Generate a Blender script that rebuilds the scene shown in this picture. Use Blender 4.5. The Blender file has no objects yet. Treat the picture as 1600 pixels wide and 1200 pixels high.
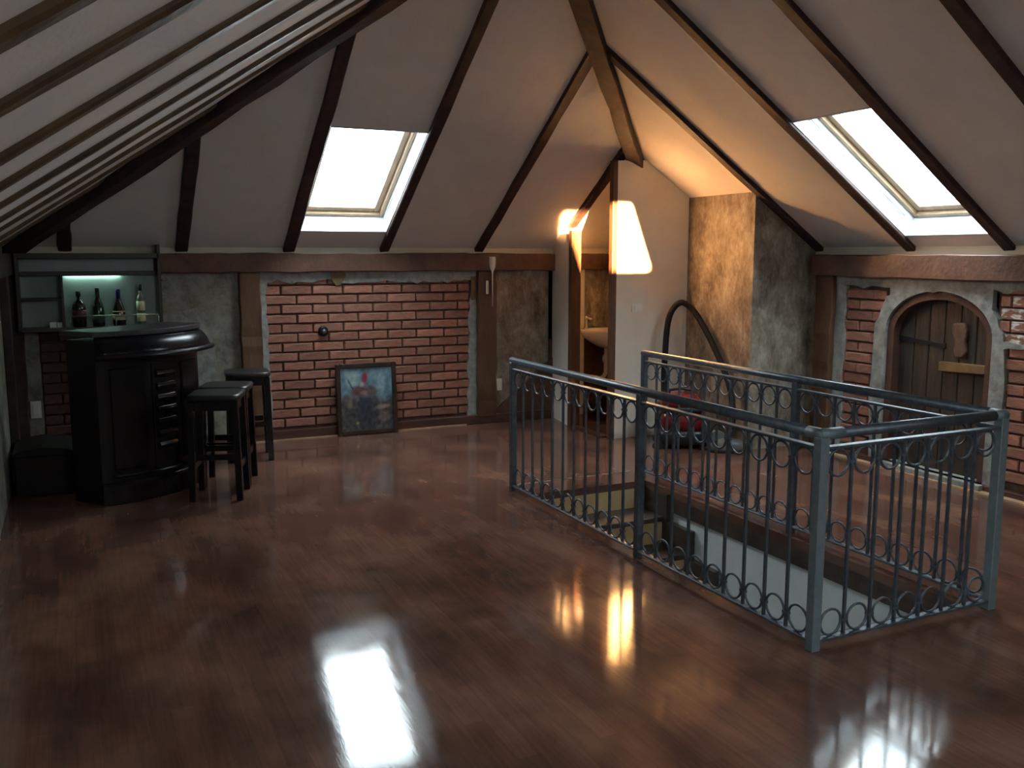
import bpy, bmesh, math, random
from mathutils import Vector, Matrix
random.seed(7)
S = bpy.context.scene
COL = S.collection

# ------------------------------------------------------------------ camera, sky, sun, exposure
FPX = 1438.0
PITCH = math.atan2(202, FPX)
YAW = math.atan2(690*math.cos(PITCH), FPX)
fh = Vector((math.sin(YAW), math.cos(YAW), 0))
RT = Vector((math.cos(YAW), -math.sin(YAW), 0))
FW = fh*math.cos(PITCH) + Vector((0, 0, -math.sin(PITCH)))
UP = RT.cross(FW)
cam = bpy.data.cameras.new('camera')
cam.sensor_width = 36; cam.lens = FPX/1600*36; cam.clip_start = .05
co = bpy.data.objects.new('camera', cam); COL.objects.link(co)
M = Matrix((RT, UP, -FW)).transposed().to_4x4(); M.translation = (0, 0, 1.6)
co.matrix_world = M
S.camera = co

W = bpy.data.worlds.new('sky'); S.world = W; W.use_nodes = True
bg = W.node_tree.nodes['Background']
bg.inputs[0].default_value = (.80, .93, 1.0, 1); bg.inputs[1].default_value = 24.0

SUN_DIR = Vector((.275, 1, -.061)).normalized()
sl = bpy.data.lights.new('evening_sun', 'SUN'); sl.energy = 230; sl.color = (1, .50, .19); sl.angle = math.radians(.6)
so = bpy.data.objects.new('evening_sun', sl); COL.objects.link(so)
so.rotation_euler = SUN_DIR.to_track_quat('-Z', 'Y').to_euler(); so.location = (-3, -9, 3)

S.cycles.diffuse_bounces = 6; S.cycles.sample_clamp_indirect = 40
vs = S.view_settings
vs.view_transform = 'Standard'; vs.look = 'None'; vs.gamma = 1; vs.use_curve_mapping = False; vs.exposure = 0.22

# ------------------------------------------------------------------ materials
MATS = {}
def mat(name, col, rough=.6, metal=0, col2=None, scale=6, detail=6, stretch=(1, 1, 1), bump=0, bscale=None, ramp=(.35, .65), coat=0, spec=.5, distort=0, rand=0, emit=None):
    if name in MATS: return MATS[name]
    m = bpy.data.materials.new(name); m.use_nodes = True; nt = m.node_tree; N = nt.nodes; L = nt.links
    b = N['Principled BSDF']
    b.inputs['Base Color'].default_value = (*col, 1); b.inputs['Roughness'].default_value = rough; b.inputs['Metallic'].default_value = metal
    b.inputs['Coat Weight'].default_value = coat; b.inputs['Coat Roughness'].default_value = .08
    b.inputs['Specular IOR Level'].default_value = spec
    tc = N.new('ShaderNodeTexCoord'); mp = N.new('ShaderNodeMapping'); mp.inputs['Scale'].default_value = stretch
    L.new(tc.outputs['Object'], mp.inputs[0])
    if col2:
        n = N.new('ShaderNodeTexNoise'); n.inputs['Scale'].default_value = scale; n.inputs['Detail'].default_value = detail
        n.inputs['Distortion'].default_value = distort; n.inputs['Roughness'].default_value = .62
        L.new(mp.outputs[0], n.inputs['Vector'])
        r = N.new('ShaderNodeValToRGB'); r.color_ramp.elements[0].position = ramp[0]; r.color_ramp.elements[1].position = ramp[1]
        r.color_ramp.elements[0].color = (*col, 1); r.color_ramp.elements[1].color = (*col2, 1)
        L.new(n.outputs['Fac'], r.inputs[0]); out = r.outputs[0]
        if rand:
            oi = N.new('ShaderNodeObjectInfo'); hs = N.new('ShaderNodeHueSaturation')
            mr = N.new('ShaderNodeMapRange'); mr.inputs[3].default_value = 1-rand; mr.inputs[4].default_value = 1+rand
            L.new(oi.outputs['Random'], mr.inputs[0]); L.new(mr.outputs[0], hs.inputs['Value']); L.new(out, hs.inputs['Color']); out = hs.outputs[0]
        L.new(out, b.inputs['Base Color'])
    if bump:
        n2 = N.new('ShaderNodeTexNoise'); n2.inputs['Scale'].default_value = bscale or scale*3; n2.inputs['Detail'].default_value = 5
        L.new(mp.outputs[0], n2.inputs['Vector'])
        bp = N.new('ShaderNodeBump'); bp.inputs['Strength'].default_value = bump; bp.inputs['Distance'].default_value = .01
        L.new(n2.outputs['Fac'], bp.inputs['Height']); L.new(bp.outputs[0], b.inputs['Normal'])
    if emit:
        b.inputs['Emission Color'].default_value = (*emit[:3], 1); b.inputs['Emission Strength'].default_value = emit[3]
    MATS[name] = m; return m

def render_mat(name, c0, c1, c2, stretch=(1, 1, 1)):
    """rough trowelled render: blotches, pale scrapes and relief"""
    m = bpy.data.materials.new(name); m.use_nodes = True; nt = m.node_tree; N = nt.nodes; L = nt.links; b = N['Principled BSDF']
    b.inputs['Roughness'].default_value = .62
    tc = N.new('ShaderNodeTexCoord'); mp = N.new('ShaderNodeMapping'); mp.inputs['Scale'].default_value = stretch; L.new(tc.outputs['Object'], mp.inputs[0])
    def nz(sc, det, ro, di):
        n = N.new('ShaderNodeTexNoise'); n.inputs['Scale'].default_value = sc; n.inputs['Detail'].default_value = det; n.inputs['Roughness'].default_value = ro; n.inputs['Distortion'].default_value = di
        L.new(mp.outputs[0], n.inputs['Vector']); return n.outputs['Fac']
    def math2(op, a, b_):
        q = N.new('ShaderNodeMath'); q.operation = op
        for k, x in enumerate((a, b_)):
            if isinstance(x, (int, float)): q.inputs[k].default_value = x
            else: L.new(x, q.inputs[k])
        return q.outputs[0]
    big = nz(5, 9, .68, .25); fine = nz(28, 6, .7, .1); ridge = nz(8, 3, .5, .6)
    rid = math2('SUBTRACT', 1, math2('MULTIPLY', math2('ABSOLUTE', math2('SUBTRACT', ridge, .5), 0), 9))
    rid = math2('MAXIMUM', rid, 0)
    v = math2('ADD', math2('MULTIPLY', big, .75), math2('ADD', math2('MULTIPLY', fine, .28), math2('MULTIPLY', rid, .05)))
    r = N.new('ShaderNodeValToRGB'); e = r.color_ramp.elements; e[0].position = .40; e[0].color = (*c0, 1); e[1].position = .72; e[1].color = (*c2, 1)
    k = e.new(.54); k.color = (*c1, 1); L.new(v, r.inputs[0]); L.new(r.outputs[0], b.inputs['Base Color'])
    bp = N.new('ShaderNodeBump'); bp.inputs['Strength'].default_value = .7; bp.inputs['Distance'].default_value = .012; L.new(v, bp.inputs['Height']); L.new(bp.outputs[0], b.inputs['Normal'])
    return m
m_ceil = mat('ceiling_plaster', (.72, .69, .67), .9, col2=(.78, .75, .73), scale=3, bump=.25, bscale=60)
m_white = mat('white_paint', (.79, .72, .62), .8, col2=(.84, .78, .69), scale=4, bump=.2, bscale=50)
m_strip = mat('cream_paint', (.66, .62, .50), .8, col2=(.74, .69, .57), scale=5)
m_rafter = mat('dark_rafter_wood', (.032, .014, .013), .6, col2=(.070, .034, .026), scale=9, stretch=(1, 1, 1), bump=.4, bscale=25, ramp=(.4, .75))
m_raftB = mat('rafter_wood_lit', (.060, .030, .016), .55, col2=(.16, .095, .036), scale=7, bump=.4, bscale=25, ramp=(.35, .75))  # left-slope rafters: the yellowish light falling on them is put into the colour
m_plate = mat('plate_beam_wood', (.075, .031, .021), .55, col2=(.16, .072, .042), scale=5, bump=.4, bscale=30, distort=.6, ramp=(.35, .7))
m_post = mat('post_wood', (.07, .030, .016), .5, col2=(.16, .075, .035), scale=6, stretch=(1, 1, .25), bump=.4, bscale=30)
m_brick = mat('brick_red', (.255, .105, .070), .85, col2=(.39, .175, .118), scale=2.5, bump=.5, bscale=9, rand=.22)
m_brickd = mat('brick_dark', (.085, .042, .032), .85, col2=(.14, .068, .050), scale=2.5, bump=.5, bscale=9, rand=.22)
m_brickw = mat('brick_whitewashed', (.30, .13, .09), .85, col2=(.72, .70, .64), scale=2.0, bump=.5, bscale=9, rand=.1, ramp=(.48, .56))
m_mortar = mat('mortar', (.115, .062, .045), .95, col2=(.17, .10, .075), scale=20, bump=.4, bscale=80)
m_plast = render_mat('grey_render', (.13, .12, .095), (.27, .255, .21), (.42, .40, .35))
m_plastb = render_mat('brown_render', (.115, .082, .060), (.26, .215, .165), (.48, .43, .36), (1.3, 1.3, .75))
m_cement = mat('cement_edge', (.20, .205, .19), .85, col2=(.37, .375, .35), scale=12, bump=.7, bscale=30)
m_iron = mat('painted_iron', (.085, .105, .13), .38, metal=.55, col2=(.145, .17, .195), scale=25, bump=.15, bscale=120)
m_ironlit = mat('iron_lit_bluish', (.17, .215, .235), .5, metal=.4, col2=(.22, .27, .29), scale=30)  # paler copy of the iron: bluish window light on the near corners, as colour
m_black = mat('black_lacquer', (.004, .004, .006), .20, col2=(.008, .007, .009), scale=8, spec=.35)
m_bar = mat('black_brown_lacquer', (.004, .0035, .005), .28, col2=(.012, .006, .006), scale=5, spec=.25)
m_leather = mat('black_leather', (.005, .005, .007), .22, col2=(.008, .007, .009), scale=30, spec=.2)
m_seat = mat('seat_leather', (.014, .012, .013), .33, col2=(.022, .02, .02), scale=30, bump=.1, bscale=120)
m_bartop = mat('bar_top_slate', (.035, .032, .036), .30, col2=(.055, .05, .055), scale=8)
m_shelfback = mat('shelf_back_panel', (.24, .30, .29), .35, col2=(.29, .36, .34), scale=6)
m_shelf = mat('dark_shelf_wood', (.030, .020, .015), .4, col2=(.055, .035, .024), scale=10, stretch=(.3, 2, 2))
m_brass = mat('rail_metal', (.45, .50, .47), .3, metal=.8)
m_pine = mat('pine_frame', (.36, .24, .14), .45, col2=(.44, .31, .19), scale=5, stretch=(4, .4, 4))
m_reveal = mat('white_reveal', (.56, .59, .62), .6)
m_plastic = mat('white_plastic', (.86, .85, .80), .35)
m_ceram = mat('white_ceramic', (.82, .78, .73), .12, coat=.4)
m_chrome = mat('chrome', (.7, .7, .7), .12, metal=1)
m_tile = mat('dark_brown_tile', (.075, .036, .022), .25, col2=(.13, .06, .036), scale=5)
m_wellwhite = mat('stairwell_white', (.66, .70, .70), .8, col2=(.74, .77, .76), scale=4)
m_riser = mat('tan_riser', (.52, .35, .16), .6, col2=(.60, .42, .21), scale=8, stretch=(1, .3, 1))
m_tread = mat('dark_tread', (.045, .030, .025), .45, col2=(.085, .058, .048), scale=10)
m_doorw = mat('door_planks', (.026, .018, .013), .6, col2=(.055, .037, .025), scale=9, stretch=(3, 3, .35), bump=.5, bscale=25, rand=.15)
m_doorf = mat('door_frame_wood', (.060, .025, .018), .6, col2=(.11, .047, .032), scale=9, bump=.4, bscale=25)
m_ochre = mat('ochre_wood', (.15, .085, .032), .55, col2=(.22, .13, .055), scale=8, bump=.3)
m_carved = mat('carved_wood', (.085, .042, .028), .6, col2=(.15, .078, .050), scale=25, bump=.5)
m_wiron = mat('wrought_iron', (.012, .014, .018), .5, metal=.5)
m_red = mat('red_plastic', (.20, .012, .016), .25, col2=(.25, .018, .02), scale=5, coat=.3)
m_blackpl = mat('black_plastic', (.02, .02, .022), .4)
m_greypl = mat('grey_plastic', (.09, .10, .095), .45)
m_hose = mat('hose_rubber', (.008, .007, .007), .6, spec=.25)
m_sill = mat('dark_sill_wood', (.055, .022, .015), .4, col2=(.11, .045, .03), scale=8, stretch=(.4, 1, 1))
m_light = mat('light_strip_wood', (.42, .27, .16), .45, col2=(.52, .36, .22), scale=10)
m_alu = mat('aluminium_strip', (.75, .74, .72), .3, metal=.9)
m_gold = mat('frame_dark_wood', (.022, .012, .009), .35, col2=(.05, .026, .016), scale=12)

def glass_mat(name, tint, spec=.06):
    m = bpy.data.materials.new(name); m.use_nodes = True; nt = m.node_tree; N = nt.nodes; L = nt.links
    N.remove(N['Principled BSDF'])
    t = N.new('ShaderNodeBsdfTransparent'); t.inputs[0].default_value = (*tint, 1)
    g = N.new('ShaderNodeBsdfGlossy'); g.inputs['Roughness'].default_value = .02
    mx = N.new('ShaderNodeMixShader'); mx.inputs[0].default_value = spec
    L.new(t.outputs[0], mx.inputs[1]); L.new(g.outputs[0], mx.inputs[2])
    L.new(mx.outputs[0], N['Material Output'].inputs[0]); return m
m_glass = glass_mat('window_glass', (.96, .98, .98))
m_bgl_dark = mat('bottle_glass_dark', (.010, .006, .007), .08, coat=.5)
m_bgl_green = mat('bottle_glass_green', (.006, .022, .009), .08, coat=.5)
m_bgl_brown = mat('bottle_glass_brown', (.016, .008, .010), .08, coat=.5)
m_bgl_clear = mat('bottle_glass_pale', (.16, .18, .14), .08, coat=.5)
m_lab_cream = mat('cream_paper_label', (.62, .54, .30), .6)
m_lab_dark = mat('dark_paper_label', (.035, .05, .045), .5)
m_lab_maroon = mat('maroon_paper_label', (.10, .022, .025), .5)
m_foil_blue = mat('blue_foil', (.03, .03, .14), .35, metal=.4)
m_foil_dark = mat('dark_foil', (.04, .045, .04), .4, metal=.4)
m_lab_yel = mat('pale_yellow_label', (.75, .72, .42), .5)

# floor: glossy stained boards
def floor_mat():
    m = bpy.data.materials.new('stained_glossy_floor'); m.use_nodes = True; nt = m.node_tree; N = nt.nodes; L = nt.links
    b = N['Principled BSDF']
    tc = N.new('ShaderNodeTexCoord')
    def noise(scale, stretch, detail=6, rough=.6, dist=0):
        mp = N.new('ShaderNodeMapping'); mp.inputs['Scale'].default_value = stretch; L.new(tc.outputs['Object'], mp.inputs[0])
        n = N.new('ShaderNodeTexNoise'); n.inputs['Scale'].default_value = scale; n.inputs['Detail'].default_value = detail
        n.inputs['Roughness'].default_value = rough; n.inputs['Distortion'].default_value = dist
        L.new(mp.outputs[0], n.inputs['Vector']); return n.outputs['Fac']
    def ramp(fac, stops):
        r = N.new('ShaderNodeValToRGB'); e = r.color_ramp.elements
        e[0].position, e[0].color = stops[0][0], (*stops[0][1], 1); e[1].position, e[1].color = stops[-1][0], (*stops[-1][1], 1)
        for p, c in stops[1:-1]:
            k = e.new(p); k.color = (*c, 1)
        L.new(fac, r.inputs[0]); return r.outputs[0]
    a = ramp(noise(2.0, (1.2, .8, 1), 5, .5, .3), [(.25, (.070, .034, .029)), (.5, (.150, .072, .052)), (.75, (.26, .135, .094))])
    # boards run along Y: brick pattern turned
    mp = N.new('ShaderNodeMapping'); mp.inputs['Rotation'].default_value = (0, 0, math.radians(90)); L.new(tc.outputs['Object'], mp.inputs[0])
    br = N.new('ShaderNodeTexBrick'); br.inputs['Scale'].default_value = 1; br.inputs['Brick Width'].default_value = .55; br.inputs['Row Height'].default_value = .075
    br.inputs['Mortar Size'].default_value = .0012; br.inputs['Color1'].default_value = (.72, .72, .72, 1); br.inputs['Color2'].default_value = (1.15, 1.1, 1.05, 1)
    br.inputs['Mortar'].default_value = (.7, .7, .7, 1)
    L.new(mp.outputs[0], br.inputs['Vector'])
    mx = N.new('ShaderNodeMix'); mx.data_type = 'RGBA'; mx.blend_type = 'MULTIPLY'; mx.inputs[0].default_value = .55
    L.new(a, mx.inputs[6]); L.new(br.outputs['Color'], mx.inputs[7])
    streak = ramp(noise(7, (9, .5, 1), 4), [(.35, (.8, .8, .8)), (.7, (1.25, 1.2, 1.15))])
    mx2 = N.new('ShaderNodeMix'); mx2.data_type = 'RGBA'; mx2.blend_type = 'MULTIPLY'; mx2.inputs[0].default_value = .6
    L.new(mx.outputs[2], mx2.inputs[6]); L.new(streak, mx2.inputs[7])
    L.new(mx2.outputs[2], b.inputs['Base Color'])
    rr = N.new('ShaderNodeMapRange'); rr.inputs[1].default_value = .3; rr.inputs[2].default_value = .75; rr.inputs[3].default_value = .06; rr.inputs[4].default_value = .13
    L.new(noise(5, (1, 1, 1), 6), rr.inputs[0]); L.new(rr.outputs[0], b.inputs['Roughness'])
    b.inputs['Specular IOR Level'].default_value = .36
    b1 = N.new('ShaderNodeBump'); b1.inputs['Strength'].default_value = .016; b1.inputs['Distance'].default_value = .01
    L.new(noise(9, (5, .8, 1), 4), b1.inputs['Height'])
    b2 = N.new('ShaderNodeBump'); b2.inputs['Strength'].default_value = .02; b2.inputs['Distance'].default_value = .004; b2.invert = True
    L.new(br.outputs['Fac'], b2.inputs['Height']); L.new(b1.outputs[0], b2.inputs['Normal'])
    L.new(b2.outputs[0], b.inputs['Normal'])
    return m
m_floor = floor_mat()

# ------------------------------------------------------------------ mesh helpers
class MB:
    def __init__(s): s.v = []; s.f = []; s.sm = []
    def add(s, vs, fs, smooth=False):
        k = len(s.v); s.v += [tuple(v) for v in vs]
        for f in fs: s.f.append([i+k for i in f]); s.sm.append(smooth)
        return s
    def box(s, x0, x1, y0, y1, z0, z1):
        return s.add([(x, y, z) for z in (z0, z1) for y in (y0, y1) for x in (x0, x1)],
                     [(0, 2, 3, 1), (4, 5, 7, 6), (0, 1, 5, 4), (2, 6, 7, 3), (0, 4, 6, 2), (1, 3, 7, 5)])
    def cbox(s, c, d): return s.box(c[0]-d[0]/2, c[0]+d[0]/2, c[1]-d[1]/2, c[1]+d[1]/2, c[2]-d[2]/2, c[2]+d[2]/2)
    def tube(s, pts, r, n=12, closed=False, caps=True):
        P = [Vector(p) for p in pts]; m = len(P); rs = r if isinstance(r, (list, tuple)) else [r]*m
        vs = []; prev = None
        for i in range(m):
            a = P[(i-1) % m] if (closed or i > 0) else P[i]; b = P[(i+1) % m] if (closed or i < m-1) else P[i]
            t = (b-a).normalized()
            if prev is None:
                ref = Vector((0, 0, 1)) if abs(t.z) < .9 else Vector((1, 0, 0))
                u = t.cross(ref).normalized()
            else:
                u = (prev - t*prev.dot(t)).normalized()
            prev = u; w = t.cross(u)
            for k in range(n):
                q = 2*math.pi*k/n; vs.append(P[i] + (u*math.cos(q)+w*math.sin(q))*rs[i])
        fs = []
        for i in range(m if closed else m-1):
            j = (i+1) % m
            for k in range(n): fs.append((i*n+k, i*n+(k+1) % n, j*n+(k+1) % n, j*n+k))
        s.add(vs, fs, True)
        if caps and not closed:
            k0 = len(s.v)-m*n
            s.f.append([k0+k for k in reversed(range(n))]); s.sm.append(False)
            s.f.append([k0+(m-1)*n+k for k in range(n)]); s.sm.append(False)
        return s
    def lathe(s, prof, c=(0, 0, 0), n=20, smooth=True):
        vs = []
        for r, z in prof:
            for k in range(n):
                q = 2*math.pi*k/n; vs.append((c[0]+r*math.cos(q), c[1]+r*math.sin(q), c[2]+z))
        fs = []
        for i in range(len(prof)-1):
            for k in range(n): fs.append((i*n+k, i*n+(k+1) % n, (i+1)*n+(k+1) % n, (i+1)*n+k))
        s.add(vs, fs, smooth)
        k0 = len(s.v)-len(vs)
        s.f.append([k0+k for k in reversed(range(n))]); s.sm.append(False)
        s.f.append([k0+(len(prof)-1)*n+k for k in range(n)]); s.sm.append(False)
        return s
    def loft(s, rings, closed_ring=True, caps=True, smooth=False):
        n = len(rings[0]); vs = [p for r in rings for p in r]; fs = []
        for i in range(len(rings)-1):
            for k in range(n if closed_ring else n-1):
                fs.append((i*n+k, i*n+(k+1) % n, (i+1)*n+(k+1) % n, (i+1)*n+k))
        k0 = len(s.v); s.add(vs, fs, smooth)
        if caps and closed_ring:
            s.f.append([k0+k for k in reversed(range(n))]); s.sm.append(False)
            s.f.append([k0+(len(rings)-1)*n+k for k in range(n)]); s.sm.append(False)
        return s
    def prism(s, poly, fn0, fn1):
        n = len(poly); a = [fn0(p) for p in poly]; b = [fn1(p) for p in poly]
        s.add(a+b, [tuple(range(n))[::-1], tuple(range(n, 2*n))]+[(k, (k+1) % n, n+(k+1) % n, n+k) for k in range(n)]); return s
    def mesh(s, name):
        me = bpy.data.meshes.new(name); me.from_pydata(s.v, [], s.f)
        me.polygons.foreach_set('use_smooth', s.sm)
        bm = bmesh.new(); bm.from_mesh(me); bmesh.ops.recalc_face_normals(bm, faces=bm.faces); bm.to_mesh(me); bm.free()
        me.update(); return me
    def build(s, name, m, parent=None, loc=None, bevel=0, seg=2):
        me = s.mesh(name); me.materials.append(m)
        return link(name, me, parent, loc, bevel, seg)

def link(name, me, parent=None, loc=None, bevel=0, seg=2):
    o = bpy.data.objects.new(name, me); COL.objects.link(o)
    if parent: o.parent = parent
    if loc is not None: o.location = loc
    if bevel:
        b = o.modifiers.new('bevel', 'BEVEL'); b.width = bevel; b.segments = seg; b.limit_method = 'ANGLE'; b.angle_limit = math.radians(40)
    return o
def empty(name, loc=(0, 0, 0), rz=0):
    o = bpy.data.objects.new(name, None); COL.objects.link(o); o.location = loc; o.rotation_euler = (0, 0, rz); o.empty_display_size = .1
    return o
def tag(o, label, cat, group=None, kind=None):
    o['label'] = label; o['category'] = cat
    if group: o['group'] = group
    if kind: o['kind'] = kind
    return o
def struct(o, label=None, cat=None):
    o['kind'] = 'structure'
    if label: o['label'] = label
    if cat: o['category'] = cat
    return o
def jag(a, b, n, amp, rnd=random):
    """points from a to b with a ragged sideways offset"""
    a = Vector(a); b = Vector(b); d = (b-a); nrm = Vector((-d.y, d.x)).normalized(); out = []; w = 0
    for i in range(n+1):
        w = .55*w + rnd.uniform(-amp, amp)
        out.append(a + d*(i/n) + nrm*w)
    return out

# ------------------------------------------------------------------ roof geometry
XL, XR, YA, YD, Z0, T = -.46, 5.60, 8.0, -2.6, 1.66, .67
CA = 1/math.sqrt(1+T*T); SA = T*CA
RX = (XL+XR)/2; HALF = (XR-XL)/2; ZR = Z0+T*HALF
PL = {
 'A': (Vector((0, YA, Z0)), Vector((1, 0, 0)), Vector((0, -CA, SA)), [(XL, 0), (XR, 0), (RX, HALF/CA)]),
 'B': (Vector((XL, 0, Z0)), Vector((0, 1, 0)), Vector((CA, 0, SA)), [(YD, 0), (YA, 0), (YA-HALF, HALF/CA), (YD+HALF, HALF/CA)]),
 'C': (Vector((XR, 0, Z0)), Vector((0, -1, 0)), Vector((-CA, 0, SA)), [(-YA, 0), (-YD, 0), (-YD-HALF, HALF/CA), (-YA+HALF, HALF/CA)]),
 'D': (Vector((0, YD, Z0)), Vector((-1, 0, 0)), Vector((0, CA, SA)), [(-XR, 0), (-XL, 0), (-RX, HALF/CA)]),
}
def P3(pl, e, s, n=0):
    o, E, SS, _ = PL[pl]; return o + E*e + SS*s + E.cross(SS)*n
WIN = {'A': [(1.74, 2.49, .253, 1.529)], 'C': [(-4.885, -4.19, .145, 1.457), (.62, 1.33, .145, 1.457)], 'D': [(-2.11, -1.47, .253, 1.529)], 'B': [(-.73, .0, .253, 1.529)]}
def clip(poly, ax, val, keep_less):
    out = []
    for i in range(len(poly)):
        p, q = poly[i], poly[(i+1) % len(poly)]
        ip = (p[ax] <= val) == keep_less or p[ax] == val; iq = (q[ax] <= val) == keep_less or q[ax] == val
        if ip: out.append(p)
        if ip != iq:
            t = (val-p[ax])/(q[ax]-p[ax]); out.append((p[0]+(q[0]-p[0])*t, p[1]+(q[1]-p[1])*t))
    return out
cb = MB()
for pl, (o, E_, S_, poly) in PL.items():
    rest = poly
    for (e0, e1, s0, s1) in sorted(WIN[pl]):
        left = clip(rest, 0, e0, True); mid = clip(clip(rest, 0, e0, False), 0, e1, True); rest = clip(rest, 0, e1, False)
        for pc in (left, clip(mid, 1, s0, True), clip(mid, 1, s1, False)):
            if len(pc) > 2: cb.add([P3(pl, *p) for p in pc], [tuple(range(len(pc)))])
    cb.add([P3(pl, *p) for p in rest], [tuple(range(len(rest)))])
ceiling = struct(cb.build('ceiling', m_ceil), 'grey plastered hipped attic ceiling with dark exposed rafters', 'ceiling')

def beam(name, p0, p1, wdir, w, ddir, d, m, parent, segs=10, jit=.006, sink=.02, bevel=.008):
    p0 = Vector(p0); p1 = Vector(p1); wd = Vector(wdir).normalized(); dd = Vector(ddir).normalized()
    rings = []
    for i in range(segs+1):
        c = p0.lerp(p1, i/segs); j = [random.uniform(-jit, jit) for _ in range(4)]
        rings.append([c+wd*(-w/2+j[0])-dd*sink, c+wd*(w/2+j[1])-dd*sink, c+wd*(w/2+j[1])+dd*(d+j[2]), c+wd*(-w/2+j[0])+dd*(d+j[3])])
    return MB().loft(rings).build(name, m, parent, bevel=bevel, seg=1)
def smax(pl, e):
    if pl == 'A': h = min(e-XL, XR-e)
    elif pl == 'D': h = min(-e-XL, XR+e)
    else:
        y = e if pl == 'B' else -e; h = min(YA-y, y-YD, HALF)
    return h/CA
def rafter(pl, e, w=.095, d=.030, s0=-.05, cut=None):
    E_, S_ = PL[pl][1], PL[pl][2]
    s1 = cut if cut else smax(pl, e)
    beam('rafter', P3(pl, e, s0), P3(pl, e, s1), E_, w, E_.cross(S_), d, m_raftB if pl == 'B' else m_rafter, ceiling, jit=.004)
for e in (-.035, .82, 1.69, 2.54, 3.46, 5.12): rafter('A', e, w=.10 if e < 2 else .088)
rafter('A', 4.265, w=.075, d=.045, s0=.40)
for y in (7.25, 6.55, 5.75, 5.02, 4.28, 3.55, 2.86, 2.12, 1.57, .85, .05, -.8, -1.72): rafter('B', y, w=.070, d=.020)
for y in (7.2, 5.86, 4.935, 4.14, 3.26, 2.25, 1.45, .40, -.55, -1.40): rafter('C', -y, w=.092)
for x in (.4, 1.38, 2.25, 3.1, 3.95, 4.8): rafter('D', -x)
up = Vector((0, 0, -1))
for (cx, cy, ax, ay, sgn) in ((XL, YA, RX, YA-HALF, 1), (XR, YA, RX, YA-HALF, -1), (XL, YD, RX, YD+HALF, 1), (XR, YD, RX, YD+HALF, -1)):
    a = Vector((cx, cy, Z0-.03)); b = Vector((ax, ay, ZR)); d = (b-a).normalized(); wd = d.cross(Vector((0, 0, 1))).normalized(); dd = d.cross(wd)
    if dd.z > 0: dd = -dd
    beam('hip_rafter', a, b, wd, .125, dd, .09, m_rafter, ceiling, segs=16, jit=.008)
beam('ridge_beam', (RX, YD+HALF, ZR), (RX, YA-HALF, ZR), (1, 0, 0), .12, (0, 0, -1), .14, m_rafter, ceiling, segs=10)

# skylights
def skylight(idx, pl, win, label):
    e0, e1, s0, s1 = win
    o, E_, S_, _ = PL[pl]; N_ = E_.cross(S_)
    root = empty('window_%d' % idx)
    mw = Matrix((E_, S_, N_)).transposed().to_4x4(); mw.translation = P3(pl, (e0+e1)/2, s0)
    root.matrix_world = mw
    w = (e1-e0)/2; l = s1-s0; D = .20
    for nm, b in (('reveal', (-w-.012, -w, -.01, l+.01)), ('reveal', (w, w+.012, -.01, l+.01)), ('reveal', (-w, w, -.012, 0)), ('reveal', (-w, w, l, l+.012))):
        MB().box(b[0], b[1], b[2], b[3], -D, .004).build(nm, m_reveal, root)
    f = .035
    for b in ((-w, -w+f, 0, l), (w-f, w, 0, l), (-w+f, w-f, 0, f), (-w+f, w-f, l-f, l)):
        MB().box(b[0], b[1], b[2], b[3], -D-.03, -D+.05).build('frame', m_pine, root, bevel=.004)
    g = f+.004; q = .05
    for b in ((-w+g, -w+g+q, g, l-g), (w-g-q, w-g, g, l-g), (-w+g+q, w-g-q, g, g+q), (-w+g+q, w-g-q, l-g-q, l-g)):
        MB().box(b[0], b[1], b[2], b[3], -D-.035, -D+.022).build('sash', m_pine, root, bevel=.004)
    MB().box(-w+g+q-.005, w-g-q+.005, g+q-.005, l-g-q+.005, -D-.016, -D-.010).build('pane', m_glass, root)
    MB().tube([(-w+.012, .1, -.10), (-w+.012, l-.06, -.10)], .004, 6).build('blind_rail', m_chrome, root)
    MB().tube([(w-.012, .1, -.10), (w-.012, l-.06, -.10)], .004, 6).build('blind_rail', m_chrome, root)
    # sampling portal over the glass: gives off no light itself, only steers Cycles to the sky seen through this pane
    pd = bpy.data.lights.new('skylight_portal', 'AREA'); pd.shape = 'RECTANGLE'; pd.size = 2*w; pd.size_y = l; pd.cycles.is_portal = True
    po = bpy.data.objects.new('skylight_portal', pd); COL.objects.link(po); po.parent = root; po.location = (0, l/2, -D-.05); po.rotation_euler = (math.pi, 0, 0)
    struct(root, label, 'skylight'); return root
skylight(1, 'A', WIN['A'][0], 'skylight in the slope above the brick panel, pine frame and white reveals')
skylight(2, 'C', WIN['C'][0], 'skylight in the right slope above the arched door, pine frame and white reveals')
skylight(3, 'D', WIN['D'][0], 'skylight in the rear slope letting in the evening sun')
skylight(4, 'C', WIN['C'][1], 'skylight in the right slope behind the viewer')
skylight(5, 'B', WIN['B'][0], 'skylight in the left slope behind the viewer, added for fill light')  # added opening, out of view, to brighten the room from behind

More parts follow.
